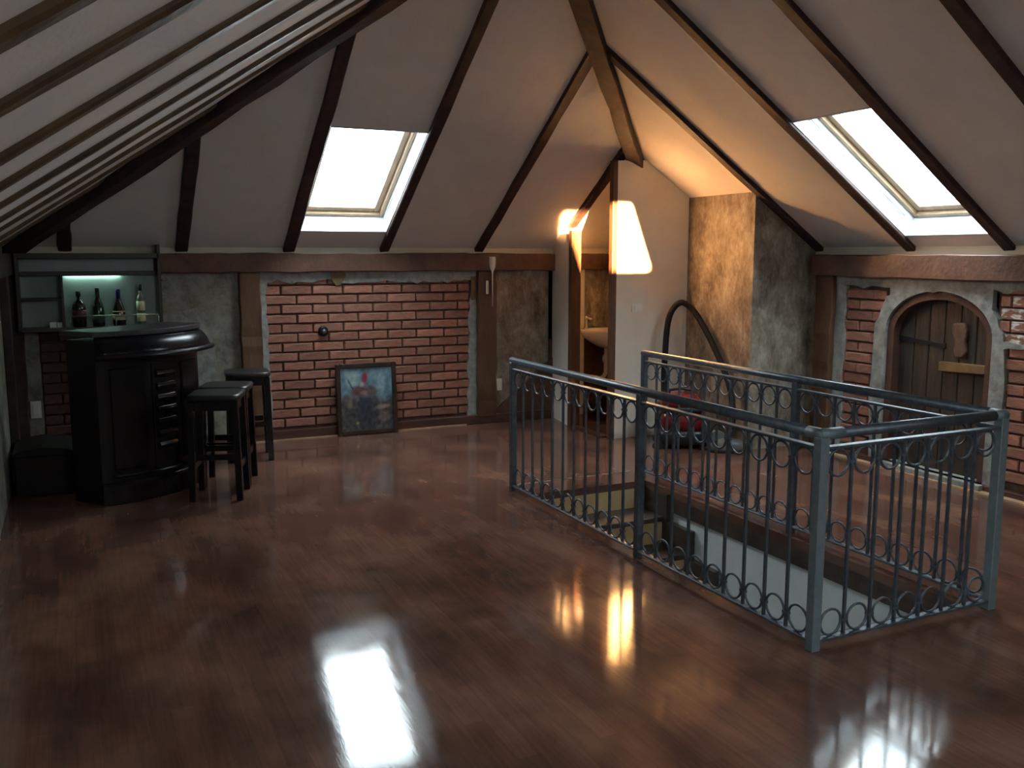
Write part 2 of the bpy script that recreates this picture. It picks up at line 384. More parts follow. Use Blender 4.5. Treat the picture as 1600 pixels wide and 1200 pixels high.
# ------------------------------------------------------------------ floor and stairwell
HX0, HX1, HY0, HY1 = 2.72, 3.62, 2.80, 5.40
fb = MB()
for b in ((XL-.1, HX0, YD-.1, YA+.2), (HX1, XR+.2, YD-.1, YA+.2), (HX0, HX1, YD-.1, HY0), (HX0, HX1, HY1, YA+.2)):
    fb.box(b[0], b[1], b[2], b[3], -.05, 0)
floor = struct(fb.build('floor', m_floor), 'glossy red-brown stained wooden attic floor', 'floor')
eb = MB()
eb.box(HX1, HX1+.08, HY0, HY1, -.15, -.05).box(HX0-.08, HX0, HY0, HY1, -.15, -.05).box(HX0, HX1, HY0-.08, HY0, -.15, -.05)
eb.build('hole_edge', m_tread, floor)
MB().box(HX0-.06, HX1+.05, HY1+.27, HY1+.285, 0, .004).build('joint_strip', m_alu, floor)
wb = MB()
wb.box(HX1+.02, HX1+.1, HY0-.1, HY1+.5, -2.7, -.05).box(HX0-.1, HX0-.02, HY0-.1, HY1+.5, -2.7, -.05).box(HX0-.02, HX1+.02, HY0-.1, HY0-.02, -2.7, -.05).box(HX0-.02, HX1+.02, HY1+.3, HY1+.5, -2.7, -.05)
ws = struct(wb.build('wall_stairwell', m_wellwhite), 'white plastered stairwell walls below the floor opening', 'wall')
struct(MB().box(HX0-.1, HX1+.1, HY0-.6, HY1+.5, -2.78, -2.7).build('floor_below', m_tread), 'dark floor at the foot of the stairs', 'floor')
stairs = empty('staircase', (HX0, HY1, 0)); tag(stairs, 'steep stairs going down inside the railing, dark treads and tan risers', 'stairs')
RH, TD = .19, .265
for i in range(10):
    y = -i*TD
    MB().box(.04, HX1-HX0-.03, y, y+.018, -(i+1)*RH, -i*RH-.035 if i else -.05).build('riser', m_riser, stairs)
    MB().box(.04, HX1-HX0-.03, y-TD-.02, y+.01, -(i+1)*RH-.035, -(i+1)*RH).build('tread', m_tread, stairs, bevel=.006)
pl_ = []
for i in range(10):
    pl_ += [(-i*TD-.05, -(i+1)*RH+.16), (-(i+1)*TD-.05, -(i+1)*RH+.16)]
poly = [(.2, -.15)] + [(-.05, -.15)] + pl_[1:] + [(-10*TD-.05, -11*RH-.2), (-9*TD, -11*RH-.2), (.2, -.8)]
MB().prism(poly, lambda p: (HX1-HX0-.03, p[0], p[1]), lambda p: (HX1-HX0+.015, p[0], p[1])).build('stringer', m_tread, stairs)
MB().prism(poly, lambda p: (0, p[0], p[1]), lambda p: (.04, p[0], p[1])).build('stringer', m_tread, stairs)

# ------------------------------------------------------------------ knee walls
def mapA(u, z, d): return (u, YA+.03-d, z)          # d = how far it stands proud of the infill
XC = 5.56
def mapC(u, z, d): return (XC-d, u, z)
def slab(mp, u0, u1, z0, z1, d0, d1):
    b = MB(); pts = [mp(u, z, d) for d in (d0, d1) for z in (z0, z1) for u in (u0, u1)]
    b.add(pts, [(0, 2, 3, 1), (4, 5, 7, 6), (0, 1, 5, 4), (2, 6, 7, 3), (0, 4, 6, 2), (1, 3, 7, 5)]); return b
def ribbon(mp, A, B, d0, d1):
    """strip between two polylines (u,z), standing d1 proud"""
    b = MB(); n = len(A)
    for i in range(n-1):
        q = [A[i], A[i+1], B[i+1], B[i]]
        b.add([mp(p[0], p[1], d0) for p in q]+[mp(p[0], p[1], d1+random.uniform(-.003, .003)*0) for p in q],
              [(4, 5, 6, 7), (0, 1, 5, 4), (2, 3, 7, 6)] + ([(3, 0, 4, 7)] if i == 0 else []) + ([(1, 2, 6, 5)] if i == n-2 else []))
    return b
def wobble_beam(name, mp, u0, u1, z0, z1, d, m, parent, horiz=True, jit=.006, segs=18):
    rings = []
    for i in range(segs+1):
        t = i/segs; j = [random.uniform(-jit, jit) for _ in range(3)]
        if horiz:
            u = u0+(u1-u0)*t; rings.append([mp(u, z0+j[0], -.05), mp(u, z1+j[1], -.05), mp(u, z1+j[1], d+j[2]), mp(u, z0+j[0], d+j[2])])
        else:
            z = z0+(z1-z0)*t; rings.append([mp(u0+j[0], z, -.05), mp(u1+j[1], z, -.05), mp(u1+j[1], z, d+j[2]), mp(u0+j[0], z, d+j[2])])
    return MB().loft(rings).build(name, m, parent, bevel=.007, seg=1)

BRK = []
for v in range(5):
    r = random.Random(v); b = MB(); c = .07; ch = .10
    def jj(): return r.uniform(-.02, .02)
    back = [(-.5, -.5), (.5, -.5), (.5, .5), (-.5, .5)]
    vs_ = [(u, 0, z) for u, z in back] + [(u+jj()*.3, .7, z+jj()) for u, z in back] + [(u*.955+jj()*.2, 1+jj()*2, z*.86+jj()) for u, z in back]
    fs_ = [(0, 1, 5, 4), (1, 2, 6, 5), (2, 3, 7, 6), (3, 0, 4, 7), (4, 5, 9, 8), (5, 6, 10, 9), (6, 7, 11, 10), (7, 4, 8, 11), (8, 9, 10, 11)]
    b.add(vs_, fs_); BRK.append(b)
BRKM = {}
def brick_mesh(v, m):
    k = (v, m.name)
    if k not in BRKM:
        me = BRK[v].mesh('brick'); me.materials.append(m); BRKM[k] = me
    return BRKM[k]
def bricks(parent, side, u0, u1, z0, z1, pitch, row, m, d=.028, skip=None, white=None):
    nr = int(round((z1-z0)/row)); 
    for i in range(nr):
        z = z0+(i+.5)*row; off = (0 if i % 2 else .5)*pitch
        u = u0-off
        while u < u1-.02:
            a = max(u, u0)+.006; b = min(u+pitch, u1)-.006
            u += pitch
            if b-a < .035: continue
            cu = (a+b)/2
            if skip and skip(cu, z, a, b): continue
            mm = m_brickw if (white and white(cu, z)) else m
            o = link('brick', brick_mesh(random.randrange(5), mm), parent)
            dd = d+random.uniform(-.006, .006)
            if side == 'A':
                o.location = mapA(cu, z, 0); o.scale = (b-a, -dd, row-.013); 
            else:
                o.location = mapC(cu, z, 0); o.scale = (b-a, dd, row-.013); o.rotation_euler = (0, 0, math.radians(90))
            o.rotation_euler.y += random.uniform(-.006, .006)

# --- back wall (A)
wa = MB(); wa.box(XL-.1, XR+.1, YA+.03, YA+.15, -.02, 1.60)
wall_back = struct(wa.build('wall_back', m_mortar), 'timber-framed knee wall at the back with brick panel and grey render', 'wall')
MB().box(XL-.1, XR+.1, YA, YA+.15, 1.60, 1.70).build('cream_strip', m_strip, wall_back)
wobble_beam('plate_beam', mapA, .60, 4.25, 1.452, 1.612, .10, m_plate, wall_back, segs=30)
wobble_beam('plate_beam', mapA, 4.30, 5.5, 1.452, 1.612, .10, m_plate, wall_back)
wobble_beam('post', mapA, 1.255, 1.43, 0.06, 1.452, .085, m_post, wall_back, False)
wobble_beam('post', mapA, 3.425, 3.615, 0.06, 1.452, .085, m_post, wall_back, False)
wobble_beam('post', mapA, -.44, -.36, 0.0, 1.60, .06, m_rafter, wall_back, False)
# render panels
slab(mapA, .40, 1.26, .0, 1.46, 0, .020).build('render_panel', m_plast, wall_back)
slab(mapA, 3.60, 4.26, .0, 1.46, 0, .020).build('render_panel', m_plastb, wall_back)
slab(mapA, 4.20, XR, .78, 1.46, 0, .020).build('render_panel', m_plastb, wall_back)
slab(mapA, 4.33, 4.60, .0, 1.46, .02, .032).build('painted_panel', m_white, wall_back)
slab(mapA, 4.20, XR, 0, .78, 0, .030).build('tile_panel', m_tile, wall_back)
slab(mapA, -.37, -.26, .0, 1.06, 0, .02).build('render_panel', m_plast, wall_back)
# lighter cement patch on the left panel
A_ = [(.60, .1), (.60, .5), (.60, .8), (.60, 1.0), (.60, 1.12)]; B_ = jag((.93, .1), (1.0, .62), 2, .02)+jag((1.08, .82), (.92, 1.2), 1, .02)
ribbon(mapA, [(.60, .1+.25*i) for i in range(5)], [(.97, .1), (.98, .38), (1.06, .70), (1.03, .90), (.90, 1.16)], .015, .028).build('cement_patch', m_cement, wall_back)
# brick panel
bricks(wall_back, 'A', 1.47, 3.36, .10, 1.40, .272, .0825, m_brick)
ribbon(mapA, jag((1.40, 1.475), (3.44, 1.475), 34, .0), [(p[0], min(p[1], 1.42)) for p in jag((1.40, 1.375), (3.44, 1.355), 34, .022)], 0, .040).build('render_border', m_cement, wall_back)
ribbon(mapA, [(1.42, .05+1.40*i/24) for i in range(25)], [Vector((p[0], p[1])) for p in jag((1.492, .05), (1.492, 1.45), 24, .010)], 0, .037).build('render_border', m_cement, wall_back)
ribbon(mapA, [(3.44, .05+1.40*i/24) for i in range(25)], [Vector((p[0], p[1])) for p in jag((3.33, .05), (3.37, 1.45), 24, .016)], 0, .037).build('render_border', m_cement, wall_back)
slab(mapA, 3.372, 3.425, 1.18, 1.40, .03, .046).build('ochre_patch', m_ochre, wall_back)
ribbon(mapA, [(2.04, 1.445), (2.07, 1.445), (2.12, 1.445), (2.18, 1.445)], [(2.05, 1.38), (2.09, 1.33), (2.13, 1.345), (2.17, 1.40)], .03, .046).build('ochre_patch', m_ochre, wall_back)
# brick behind the bar
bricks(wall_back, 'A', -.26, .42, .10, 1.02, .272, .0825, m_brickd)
# diagonal brace on the right panel
MB().prism([(3.615, .06), (4.25, .06), (4.25, .60), (4.15, .54), (3.63, .12)], lambda p: mapA(p[0], p[1], 0), lambda p: mapA(p[0], p[1], .045)).build('brace', m_post, wall_back, bevel=.006, seg=1)
# base sill
bs = struct(slab(mapA, .40, 4.22, .0, .085, 0, .075).build('baseboard_back', m_sill, bevel=.006), 'dark wooden sill along the foot of the back wall', 'baseboard')
slab(mapA, .40, 3.3, .0, .010, .07, .088).build('edge_strip', m_light, bs)

# --- left wall (B)
wl = MB().box(XL-.15, XL, YD-.1, YA+.1, -.02, 1.70)
wall_left = struct(wl.build('wall_left', m_plast), 'dim rendered knee wall on the left', 'wall')
MB().box(XL, XL+.055, 7.28, 7.44, 0, 1.60).build('post', m_rafter, wall_left, bevel=.006)
MB().box(XL, XL+.06, YD, YA, 1.45, 1.61).build('plate_beam', m_rafter, wall_left, bevel=.006)
# --- wall behind the viewer
wf = MB().box(XL-.1, XR+.1, YD-.12, YD, -.02, 1.70)
struct(wf.build('wall_front', m_plast), 'rendered knee wall behind the viewer', 'wall')

# --- right wall (C)
DY0, DY1, DSP = 4.15, 5.05, 1.03
DC = (DY0+DY1)/2; DR = (DY1-DY0)/2
def arch(off, n=24, rise=.315):
    pts = [(DY1+off, z) for z in (0, .25, .5, .75)]
    for i in range(n+1):
        q = math.pi*i/n; pts.append((DC+(DR+off)*math.cos(q), DSP+(rise+off)*math.sin(q)))
    pts += [(DY0-off, z) for z in (.75, .5, .25, 0)]
    return pts
wc = MB(); wc.box(XC, XC+.15, YD-.1, DY0, -.02, 1.60).box(XC, XC+.15, DY1, YA+.1, -.02, 1.60).box(XC, XC+.15, DY0, DY1, 1.345, 1.60).box(XC+.14, XC+.16, DY0, DY1, -.02, 1.4)
wall_right = struct(wc.build('wall_right', m_mortar), 'timber-framed knee wall on the right with brick and cement round the arched door', 'wall')
MB().box(XR, XR+.12, YD-.1, YA+.1, 1.60, 1.70).build('cream_strip', m_strip, wall_right)
MB().box(XC+.0, XR+.02, YD-.1, YA+.1, 1.58, 1.60).build('ledge', m_plate, wall_right)
wobble_beam('plate_beam', mapC, 5.80, YD, 1.43, 1.60, .10, m_plate, wall_right, segs=40)
wobble_beam('post', mapC, 5.76, 5.57, 0.05, 1.43, .085, m_post, wall_right, False)
slab(mapC, 5.56, 5.90, 0, 1.45, 0, .015).build('render_panel', m_plastb, wall_right)
def in_arch(u, z, off=.02):
    if u < DY0-off or u > DY1+off: return False
    if z < DSP: return True
    return ((u-DC)/(DR+off))**2 + ((z-DSP)/(.315+off))**2 < 1
bricks(wall_right, 'C', 5.06, 5.52, .10, 1.36, .272, .0825, m_brick, skip=lambda u, z, a, b: in_arch(u, z, .0))
bricks(wall_right, 'C', 2.0, 4.12, .10, 1.40, .272, .0825, m_brick, white=lambda u, z: 1.02 < z < 1.30 and 3.55 < u < 4.02)
out = arch(.10); rnd = random.Random(11); o2 = []; w = 0
for k, p in enumerate(out):
    w = .5*w+rnd.uniform(-.03, .03); d = Vector((p[0]-DC, max(0, p[1]-DSP))); d.normalize(); o2.append((p[0]+d.x*w, p[1]+d.y*w))
ribbon(mapC, arch(.0), o2, -.02, .045).build('cement_surround', m_cement, wall_right)
ribbon(mapC, [(p[0], 1.45) for p in jag((5.57, 1.45), (2.0, 1.45), 50, 0)], [(p[0], min(1.44, p[1])) for p in jag((5.57, 1.36), (2.0, 1.37), 50, .022)], 0, .042).build('render_border', m_cement, wall_right)
ribbon(mapC, [(5.575, 1.42*i/22) for i in range(23)], [(p[0], p[1]) for p in jag((5.47, 0), (5.47, 1.42), 22, .012)], 0, .038).build('render_border', m_cement, wall_right)
# fill above the arch between surround and top band
us = [DC+.43-.86*i/24 for i in range(25)]
ribbon(mapC, [(u, 1.42) for u in us], [(u, DSP+.37*math.sqrt(1-((u-DC)/(DR+.05))**2)) for u in us], 0, .040).build('render_border', m_cement, wall_right)
ribbon(mapC, jag((4.07, 1.03), (3.68, 1.035), 10, .008), jag((4.07, .985), (3.68, 1.005), 10, .008), .02, .048).build('cement_patch', m_cement, wall_right)
br = struct(slab(mapC, 5.58, YD, 0, .05, 0, .06).build('baseboard_right', m_sill, bevel=.006), 'dark wooden sill along the foot of the right wall', 'baseboard')
slab(mapC, 5.58, YD, 0, .012, .06, .12).build('edge_strip', m_light, br)

# arched door
door = struct(empty('door_1', (XC, DC, 0)), 'arched dark plank door in the right wall with strap hinge and wooden latch', 'door')
def dl(u, z, d): return (-d, u-DC, z)
fr_o = arch(-.002); fr_i = arch(-.06)
ribbon(dl, fr_o, fr_i, -.10, .020).build('door_frame', m_doorf, door)
np_ = 6; wpl = (2*DR-.12)/np_
for i in range(np_):
    u0 = DY0+.06+i*wpl+.003; u1 = u0+wpl-.006
    top = []
    for k in range(7):
        u = u1+(u0-u1)*k/6; top.append((u, DSP+(.315-.05)*math.sqrt(max(0, 1-((u-DC)/(DR-.045))**2))))
    MB().prism([(u0, .05), (u1, .05)]+top, lambda p: dl(p[0], p[1], -.09), lambda p: dl(p[0], p[1], -.05+random.uniform(0, .001))).build('plank', m_doorw, door, bevel=.004, seg=1)
rings = []
for t in range(9):
    q = t/8; u = 5.03-.45*q; h = .020*(1-.6*q) + (.012 if t == 8 else 0); z = .985-.03*q
    rings.append([dl(u, z-h, -.052), dl(u, z+h, -.052), dl(u, z+h, -.038), dl(u, z-h, -.038)])
MB().loft(rings).build('strap_hinge', m_wiron, door)
MB().prism([(4.60, .845), (4.60, .775), (4.24, .790), (4.185, .815), (4.185, .85)], lambda p: dl(p[0], p[1], -.05), lambda p: dl(p[0], p[1], -.005)).build('latch_bar', m_ochre, door, bevel=.005)
MB().prism([(4.52, 1.13), (4.42, 1.13), (4.40, 1.08), (4.41, 1.0), (4.39, .93), (4.42, .885), (4.48, .885), (4.50, .93), (4.49, 1.0), (4.52, 1.06)], lambda p: dl(p[0], p[1], -.05), lambda p: dl(p[0], p[1], -.018)).build('carved_plaque', m_carved, door, bevel=.012)
MB().box(-.10, .10, -DR-.02, DR+.02, 0.0, .05).build('threshold', m_cement, door, bevel=.006)

# --- bathroom partition, chimney block
PY = 6.78; PX = 4.17; CX = 4.95; CY = 5.90
def zr(x, y): return Z0+T*min(YA-y, XR-x)
def wall_prism(x0, x1, y0, y1, lift=.03):
    b = MB(); n = 8; 
    fp = [(x0, y0), (x1, y0), (x1, y1), (x0, y1)]
    b.add([(x, y, 0) for x, y in fp]+[(x, y, zr(x, y)+lift) for x, y in fp], [(0, 3, 2, 1), (4, 5, 6, 7), (0, 1, 5, 4), (1, 2, 6, 5), (2, 3, 7, 6), (3, 0, 4, 7)]); return b
wp = MB()
xh = PY-YA+XR  # hip crosses the partition here
xc = XR-(2.40-Z0-.02)/T
pp = [(PX+.03, 0), (CX+.1, 0), (CX+.1, zr(CX+.1, PY)+.02), (xc, 2.40), (PX+.03, 2.385)]
wp.prism(pp, lambda p: (p[0], PY, p[1]), lambda p: (p[0], PY+.09, p[1]))
wall_part = struct(wp.build('wall_partition', m_white), 'white partition wall between bathroom door and chimney block', 'wall')
rings = []
for y in (7.50, 7.80, 8.05):
    x = 4.15+.10*(y-7.5)/.55; z = min(1.79, Z0+T*(YA-y)+.015); rings.append([(x, y, 0), (x+.085, y, 0), (x+.085, y, z), (x, y, z)])
wd_ = MB().loft(rings)
struct(wd_.build('wall_doorway', m_white), 'narrow white wall left of the bathroom doorway', 'wall')
wch = wall_prism(CX, XR+.1, CY, PY+.03)
struct(wch.build('wall_chimney', m_plastb), 'brown and grey rendered chimney block beside the white partition', 'wall')
trim = struct(empty('trim_1', (PX, 7.15, 0)), 'dark wooden jambs of the open bathroom doorway', 'door frame')
MB().box(-.005, .042, PY-.004-7.15, PY+.055-7.15, 0, 2.385).build('jamb', m_post, trim, bevel=.005)
MB().box(-.03, .07, 7.44-7.15, 7.50-7.15, 0, 1.82).build('jamb', m_post, trim, bevel=.005)
MB().box(-.03, .05, PY+.085-7.15, 7.43-7.15, 0, .012).build('threshold', m_sill, trim)

# ------------------------------------------------------------------ railing
RX0, RX1, RY0, RY1, RYM = 2.64, 3.69, 2.70, 5.54, 3.99
rail = empty('stair_railing', (RX0, RY0, 0)); tag(rail, 'blue-grey wrought iron railing with rings round three sides of the stair opening', 'railing')
ZB, ZT, RO, RI = .045, .835, .055, .0055
ringm = MB().tube([(RO*math.cos(2*math.pi*k/24), 0, RO*math.sin(2*math.pi*k/24)) for k in range(24)], RI, 6, closed=True).mesh('ring'); ringm.materials.append(m_iron)
balm = MB().box(-.006, .006, -.006, .006, ZB, ZT).mesh('baluster'); balm.materials.append(m_iron)
colm = MB().box(-.018, .018, -.008, .008, -.006, .006).mesh('collar'); colm.materials.append(m_iron)
def run(p0, p1, n, post1=True):
    p0 = Vector(p0)-Vector((RX0, RY0)); p1 = Vector(p1)-Vector((RX0, RY0)); d = p1-p0; L_ = d.length; ang = math.atan2(d.y, d.x)
    def bar(name, z, w, h):
        o = MB().box(.015, L_-.015, -w/2, w/2, z-h/2, z+h/2).build(name, m_iron, rail, (p0.x, p0.y, 0), bevel=.002, seg=1); o.rotation_euler.z = ang
    bar('top_bar', ZT+.006, .034, .012); bar('bottom_bar', ZB-.006, .034, .012)
    a = .02; g = (L_-2*a)/n
    for i in range(n):
        t = (a+(i+.5)*g)/L_; c = p0+d*t
        for z in (ZT-RO-RI, ZB+RO+RI):
            o = link('ring', ringm, rail, (c.x, c.y, z)); o.rotation_euler.z = ang; o.scale = (min(1, (g-.012)/(2*(RO+RI)))*1.0, 1, 1)
        if i:
            t = (a+i*g)/L_; c = p0+d*t
            o = link('baluster', balm, rail, (c.x, c.y, 0)); o.rotation_euler.z = ang
            for z in (ZT-RO-RI, ZB+RO+RI):
                o = link('collar', colm, rail, (c.x, c.y, z)); o.rotation_euler.z = ang
def post(x, y, m=m_iron, z0=0, w=.04):
    MB().box(-w/2, w/2, -w/2, w/2, z0, .885).build('post', m, rail, (x-RX0, y-RY0, 0), bevel=.003, seg=1)
run((RX0, RY1), (RX0, RYM), 11); run((RX0, RYM), (RX0, RY0), 9); run((RX0, RY0), (RX1, RY0), 7); run((RX1, RY0), (RX1, RYM), 9); run((RX1, RYM), (RX1, RY1), 11)
for (x, y) in ((RX0, RY1), (RX0, RYM), (RX1, RYM), (RX1, RY1)): post(x, y)
post(RX0, RY0, m_ironlit, w=.045); post(RX1, RY0, m_ironlit, w=.045)
HZ = .897; HR = .0225
w_, l_ = RX1-RX0, RY1-RY0
MB().tube([(0, l_+.02, HZ), (0, .07, HZ)], HR, 14).build('handrail', m_iron, rail)
MB().tube([(.10, 0, HZ), (w_-.05, 0, HZ)], HR, 14).build('handrail', m_iron, rail)
MB().tube([(w_, l_+.02, HZ), (w_, .05, HZ)], HR, 14).build('handrail', m_iron, rail)
MB().tube([(0, .075, HZ), (0, -.018, HZ)], HR+.001, 14).tube([(-.018, 0, HZ), (.105, 0, HZ)], HR+.001, 14).build('handrail_corner', m_ironlit, rail)
MB().tube([(w_-.055, 0, HZ), (w_+.018, 0, HZ)], HR+.001, 14).tube([(w_, -.018, HZ), (w_, .055, HZ)], HR+.001, 14).build('handrail_corner', m_ironlit, rail)

# ------------------------------------------------------------------ home bar
P0 = Vector((.10, 6.33)); P1 = Vector((.775, 6.87)); bd = (P1-P0).normalized(); bn = Vector((bd.y, -bd.x)); BW = (P1-P0).length
bar = empty('bar_counter', (P0.x, P0.y, 0), math.atan2(bd.y, bd.x)); tag(bar, 'black lacquered home bar with curved front and padded armrest', 'bar counter')
SAG = .13; BDEP = .26
def front(t, off=0, z=0):           # local: x along, -y toward the room
    x = t*BW; y = -SAG*(1-(2*t-1)**2)
    dx, dy = BW, -SAG*(-4*(2*t-1)); n = Vector((dy, -dx)).normalized()
    return (x+n.x*off, y+n.y*off, z)
def sweep(prof, t0=0, t1=1, n=20, smooth=False):
    rings = []
    for i in range(n+1):
        t = t0+(t1-t0)*i/n; rings.append([front(t, o_, z_) for o_, z_ in prof])
    return MB().loft(rings, smooth=smooth)
nn = 20
body = [front(i/nn) for i in range(nn+1)]
poly = [(p[0], p[1]) for p in body]+[(BW, BDEP), (0, BDEP)]
MB().prism(poly, lambda p: (p[0], p[1], .10), lambda p: (p[0], p[1], 1.06)).build('body', m_bar, bar)
top = [(front(i/nn, .02)[0]*1.0, front(i/nn, .02)[1]) for i in range(nn+1)]
poly = [(p[0]+(p[0]/BW-.5)*.03, p[1]) for p in top]+[(BW+.01, BDEP+.02), (-.03, BDEP+.02)]
MB().prism(poly, lambda p: (p[0], p[1], 1.085), lambda p: (p[0], p[1], 1.12)).build('counter_top', m_bartop, bar, bevel=.006)
sweep([(-.02, 1.085), (.012, 1.085), (.036, 1.07), (.056, 1.05), (.072, 1.027), (.084, 1.002), (.092, .978), (.085, .955), (-.02, .955)], 0, 1.0, smooth=True).build('armrest', m_leather, bar)
sweep([(.085, .945), (.115, .945), (.125, .962), (.115, .978), (.085, .978)], -.01, 1.015).build('armrest_rail', m_bar, bar, bevel=.005)
sweep([(-.02, 0), (.035, 0), (.035, .12), (.02, .14), (-.02, .14)], -.005, 1.005).build('plinth', m_bar, bar, bevel=.004)
MB().box(0, BW, 0, BDEP, 0, .10).build('base', m_bar, bar)
for (a, b_) in ((.08, .32), (.68, .92)):
    sweep([(-.01, .22), (.014, .22), (.014, .88), (-.01, .88)], a, b_, 8).build('panel', m_bar, bar, bevel=.008)
cpan = sweep([(-.01, .20), (.008, .20), (.008, .90), (-.01, .90)], .38, .62, 8).build('panel', m_bar, bar, bevel=.005)
for z in (.34, .42, .50, .58, .66, .74, .82):
    sweep([(.0, z-.028), (.018, z-.024), (.028, z), (.018, z+.024), (.0, z+.028)], .41, .59, 8).build('louvre', m_black, cpan, bevel=.004)
fr = [front(i/16*.58+.05, .10, .20) for i in range(17)]
frail = MB().tube(fr, .012, 8).build('foot_rail', m_black, bar)
for t in (.1, .36, .6): MB().tube([front(t, 0, .20), front(t, .10, .20)], .008, 8).build('foot_rail_bracket', m_black, frail)

# bar stools
def stool(loc, rz, label, w=.33, h=.70):
    root = empty('bar_stool', loc, rz); tag(root, label, 'bar stool', 'black bar stools in front of the bar')
    q = w/2; lg = .042
    b = MB(); rings = []
    for z, s_ in ((h-.045, .97), (h-.035, 1.03), (h-.012, 1.04), (h-.003, .99), (h, .90)):
        ring = []
        for k in range(24):
            a = 2*math.pi*k/24; c, s2 = math.cos(a), math.sin(a); e = .35
            ring.append((q*s_*math.copysign(abs(c)**e, c), q*s_*math.copysign(abs(s2)**e, s2), z))
        rings.append(ring)
    b.loft(rings, smooth=True); b.build('seat', m_seat, root)
    for sx in (-1, 1):
        for sy in (-1, 1):
            t = q-lg/2-.006; g = lg/2
            rings = []
            for z, sp in ((0, .012), (h-.045, 0)):
                cx_, cy_ = sx*(t+sp), sy*(t+sp); rings.append([(cx_-g, cy_-g, z), (cx_+g, cy_-g, z), (cx_+g, cy_+g, z), (cx_-g, cy_+g, z)])
            MB().loft(rings).build('leg', m_black, root, bevel=.005)
    i_ = q-lg-.004
    for sx in (-1, 1):
        MB().box(sx*(q-.028)-.010, sx*(q-.028)+.010, -i_, i_, h-.105, h-.047).build('apron', m_black, root)
        MB().box(-i_, i_, sx*(q-.028)-.010, sx*(q-.028)+.010, h-.105, h-.047).build('apron', m_black, root)
        MB().box(sx*(q-.02)-.011, sx*(q-.02)+.011, -i_, i_, .20, .245).build('stretcher', m_black, root)
        MB().box(-i_, i_, sx*(q-.02)-.011, sx*(q-.02)+.011, .27, .31).build('stretcher', m_black, root)
stool((.82, 6.29, 0), math.radians(-18), 'square black bar stool nearest the viewer, at the curved bar')
stool((.935, 6.655, 0), math.radians(-18), 'middle black bar stool, half hidden behind the nearest one')
stool((1.20, 7.38, 0), math.radians(-6), 'black bar stool farthest back, beside the brick panel')

# low chest left of the bar
m_chest = mat('chest_dark_wood', (.012, .008, .007), .55, col2=(.022, .014, .011), scale=9, spec=.2)
ch = empty('low_chest', (-.25, 7.02, 0)); tag(ch, 'low dark chest at floor level left of the bar', 'chest')
MB().box(-.17, .19, -.25, .25, .0, .27).build('body', m_chest, ch, bevel=.01)
MB().loft([[(-.18, y, .27), (.20, y, .27), (.20, y, .29), (.14, y, .315), (.0, y, .33), (-.13, y, .315), (-.18, y, .29)] for y in (-.26, .26)]).build('lid', m_chest, ch, bevel=.006)

# ------------------------------------------------------------------ wall shelf with bottles
SY = YA+.03
sh = empty('wall_shelf', (.09, SY, 1.04)); tag(sh, 'dark wall shelf unit with pale back panel above the bar', 'shelf')
def sbx(name, x0, x1, y0, y1, z0, z1, m=m_shelf, bevel=.003):
    return MB().box(x0-.09, x1-.09, y0, y1, z0-1.04, z1-1.04).build(name, m, sh, bevel=bevel, seg=1)
sbx('back_panel', -.36, .62, -.055, -.04, 1.045, 1.60, m_shelfback, 0)
sbx('top_board', -.36, .63, -.20, -.04, 1.572, 1.612)
sbx('bottom_shelf', -.36, .62, -.28, -.04, 1.022, 1.048)
sbx('rail_board', -.36, .615, -.092, -.078, 1.436, 1.472)
sbx('rail_board', -.36, .615, -.078, -.055, 1.462, 1.472)
sbx('divider', -.085, -.065, -.20, -.055, 1.048, 1.452)
sbx('small_shelf', -.36, -.085, -.18, -.055, 1.255, 1.273)
sbx('side_upright', .615, .640, -.20, -.04, 1.022, 1.68)
sbx('side_upright', -.385, -.36, -.20, -.04, 1.022, 1.612)
grail = MB().tube([(-.03-.09, -.262, 1.135-1.04), (.60-.09, -.262, 1.135-1.04)], .005, 8).build('gallery_rail', m_brass, sh)
for x in (-.03, .29, .60): MB().tube([(x-.09, -.262, .008), (x-.09, -.262, .095)], .004, 8).build('rail_support', m_brass, grail)
sbx('lamp_strip', -.05, .34, -.070, -.058, 1.444, 1.458, mat('lamp_strip_glow', (.6, .8, .7), .5, emit=(.60, 1.0, .82, 40.0)), 0)
for z in (1.15, 1.28, 1.40): MB().tube([(.64-.09, -.19, z-1.04), (.665-.09, -.19, z-1.04), (.668-.09, -.19, z-1.025)], .004, 6).build('hook', m_chrome, sh)

def bottle(x, prof, gm, cap, cap_m, labels, text, name='bottle'):
    y = SY-.17; r = empty(name, (x, y, 1.048)); tag(r, text, 'bottle', 'bottles on the wall shelf')
    gbod = MB().lathe(prof, n=24).build('glass_body', gm, r)
    MB().lathe(cap, n=20).build('cap', cap_m, r)
    for z0, z1, rr, m in labels: MB().lathe([(rr-.004, z0), (rr, z0+.001), (rr, z1-.001), (rr-.004, z1)], n=24).build('paper_label', m, gbod)
bottle(.035, [(.046, 0), (.050, .008), (.050, .14), (.047, .165), (.034, .190), (.018, .205), (.014, .215), (.014, .245)], m_bgl_dark, [(.017, .232), (.017, .272), (.015, .275)], m_foil_dark, [(.06, .13, .0515, m_lab_maroon)], 'squat dark bottle with a maroon label, leftmost of the four on the shelf')
bottle(.170, [(.042, 0), (.045, .008), (.045, .11), (.040, .15), (.028, .19), (.016, .225), (.014, .235), (.014, .262)], m_bgl_green, [(.017, .225), (.016, .282), (.017, .296), (.014, .298)], m_foil_dark, [(.03, .075, .0465, m_lab_dark)], 'green wine bottle, second from the left on the shelf')
